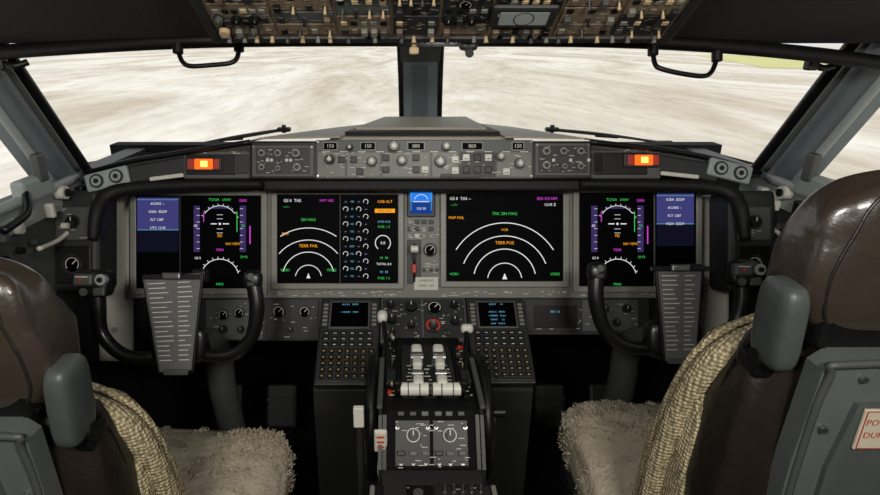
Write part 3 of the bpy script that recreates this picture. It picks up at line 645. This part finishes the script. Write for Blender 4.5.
while x<430:
    b.cyl((x,-(Hh-4),2),(x,-(Hh-2),8),1.6,random.choice((BRASS,BRASS,BEZ,STEEL)),2.4,10); x+=random.choice((12,15,18,26))
b.rect(262,Hh-58,322,Hh-28,z0+2,z0+8,DARK,bev=4); b.rect(270,Hh-52,314,Hh-34,z0+8,z0+8.4,LGREY,bev=.1); b.ring(292,Hh-43,9,1,z0+8.6,DARK)
b.done('overhead_panel')
b=MB(); b.tube([(-.03,.98,1.352),(-.03,.985,1.340),(-.03,.99,1.334)],.004,BRASS); b.boxc((-.03,.99,1.334),(.016,.018,.012),BRASS,bev=.003); b.done('visor_mount')
b=MB(); b.boxc((.06,.99,1.342),(.03,.03,.016),DARK,bev=.006); b.cyl((.06,.98,1.334),(.06,.965,1.33),.007,STEEL); b.done('map_light')
for P in ([(178,50,.98),(182,61,.97),(190,66,.965),(212,65,.965),(230,63,.965),(237,58,.97),(239,48,.98)],[(653,52,.98),(655,64,.97),(662,69,.965),(684,74,.965),(704,76,.965),(712,71,.97),(717,58,.98)]):
    b=MB(); b.tube([S(*p) for p in P],.0042,BLACK,n=10)
    for q in (P[0],P[-1]): b.cyl(S(q[0],q[1]+3,q[2]),S(q[0],q[1]-6,q[2]),.009,BLACK)
    b.done('grab_handle')
for P in ([(0,62,1.02),(14,66,1.02),(28,62,1.03)],[(812,62,1.05),(822,68,1.05),(834,66,1.05)]):
    b=MB(); b.tube([S(*p) for p in P],.006,BLACK); b.boxc(S(*P[0]),(.02,.02,.03),BLACK,bev=.004); b.done('visor_clip')
for sg,P in ((0,[(84,164,1.70),(175,149,1.88),(284,130,2.02)]),(1,[(762,166,1.74),(665,143,1.92),(552,130,2.04)])):
    b=MB(); p=[S(*q) for q in P]
    b.tube(p,.004,BLACK,n=8); up=V((0,.0,.006))
    b.tube([p[1]+V((0,-.02,.0)),(p[1]+p[2])/2+up,p[2]+up*.5],.0045,DARK,n=8)
    b.tube([p[1]+V((0,-.05,-.015)),(p[1]+p[2])/2+V((0,-.05,-.012)),p[2]+V((0,-.04,-.012))],.003,MID,n=8)
    k=p[2]; b.boxc(k+V((0,0,.002)),(.05,.03,.016),BLACK,bev=.006); b.cyl(k+V((0,0,-.01)),k+V((0,0,.018)),.008,DARK)
    b.boxc((p[1]+p[2])/2,(.08,.016,.010),BLACK,rot=Matrix.Rotation(.45*(1 if sg==0 else -1),3,'Z'),bev=.004)
    b.boxc(p[1],(.05,.02,.016),BLACK,bev=.005)
    b.done('windshield_wiper')
# ================================================================== lights
def area(name,loc,size,e,col,rot=(0,0,0)):
    l=bpy.data.lights.new(name,'AREA'); l.shape='RECTANGLE'; l.size=size[0]; l.size_y=size[1]; l.energy=e; l.color=col
    o=bpy.data.objects.new(name,l); o.location=loc; o.rotation_euler=rot; bpy.context.scene.collection.objects.link(o)
area('cabin_fill_light',(-.35,-.15,1.58),(.26,.16),7.3,(1,.96,.88),(math.radians(60),0,0))  # pair of unseen fill lamps, added above and behind the camera to brighten the cabin
area('cabin_fill_light',(.35,-.15,1.58),(.26,.16),7.3,(1,.96,.88),(math.radians(60),0,0))
area('post_fill_light',(.02,1.02,1.325),(.05,.03),.35,(1,.97,.92),(math.radians(68),0,0))  # small fill added under the headliner to lift the dark centre post
l=bpy.data.lights.new('sun','SUN'); l.energy=1.6; l.angle=math.radians(6); l.color=(1,.97,.90)
o=bpy.data.objects.new('sun',l); bpy.context.scene.collection.objects.link(o)
o.rotation_euler=(math.radians(35),math.radians(20),0)
w=bpy.data.worlds.new('sky'); bpy.context.scene.world=w; w.use_nodes=True
bg=w.node_tree.nodes['Background']; bg.inputs[0].default_value=(.95,.96,.98,1); bg.inputs[1].default_value=.85
cam=bpy.data.cameras.new('camera'); co=bpy.data.objects.new('camera',cam); bpy.context.scene.collection.objects.link(co)
co.location=(CX,0,CZ); co.rotation_euler=(math.pi/2-PITCH,0,0); cam.sensor_width=36; cam.lens=FP/880*36; cam.shift_x=(440-PX)/880; cam.clip_start=.01; cam.clip_end=2000
bpy.context.scene.camera=co
bpy.context.scene.view_settings.view_transform='Standard'
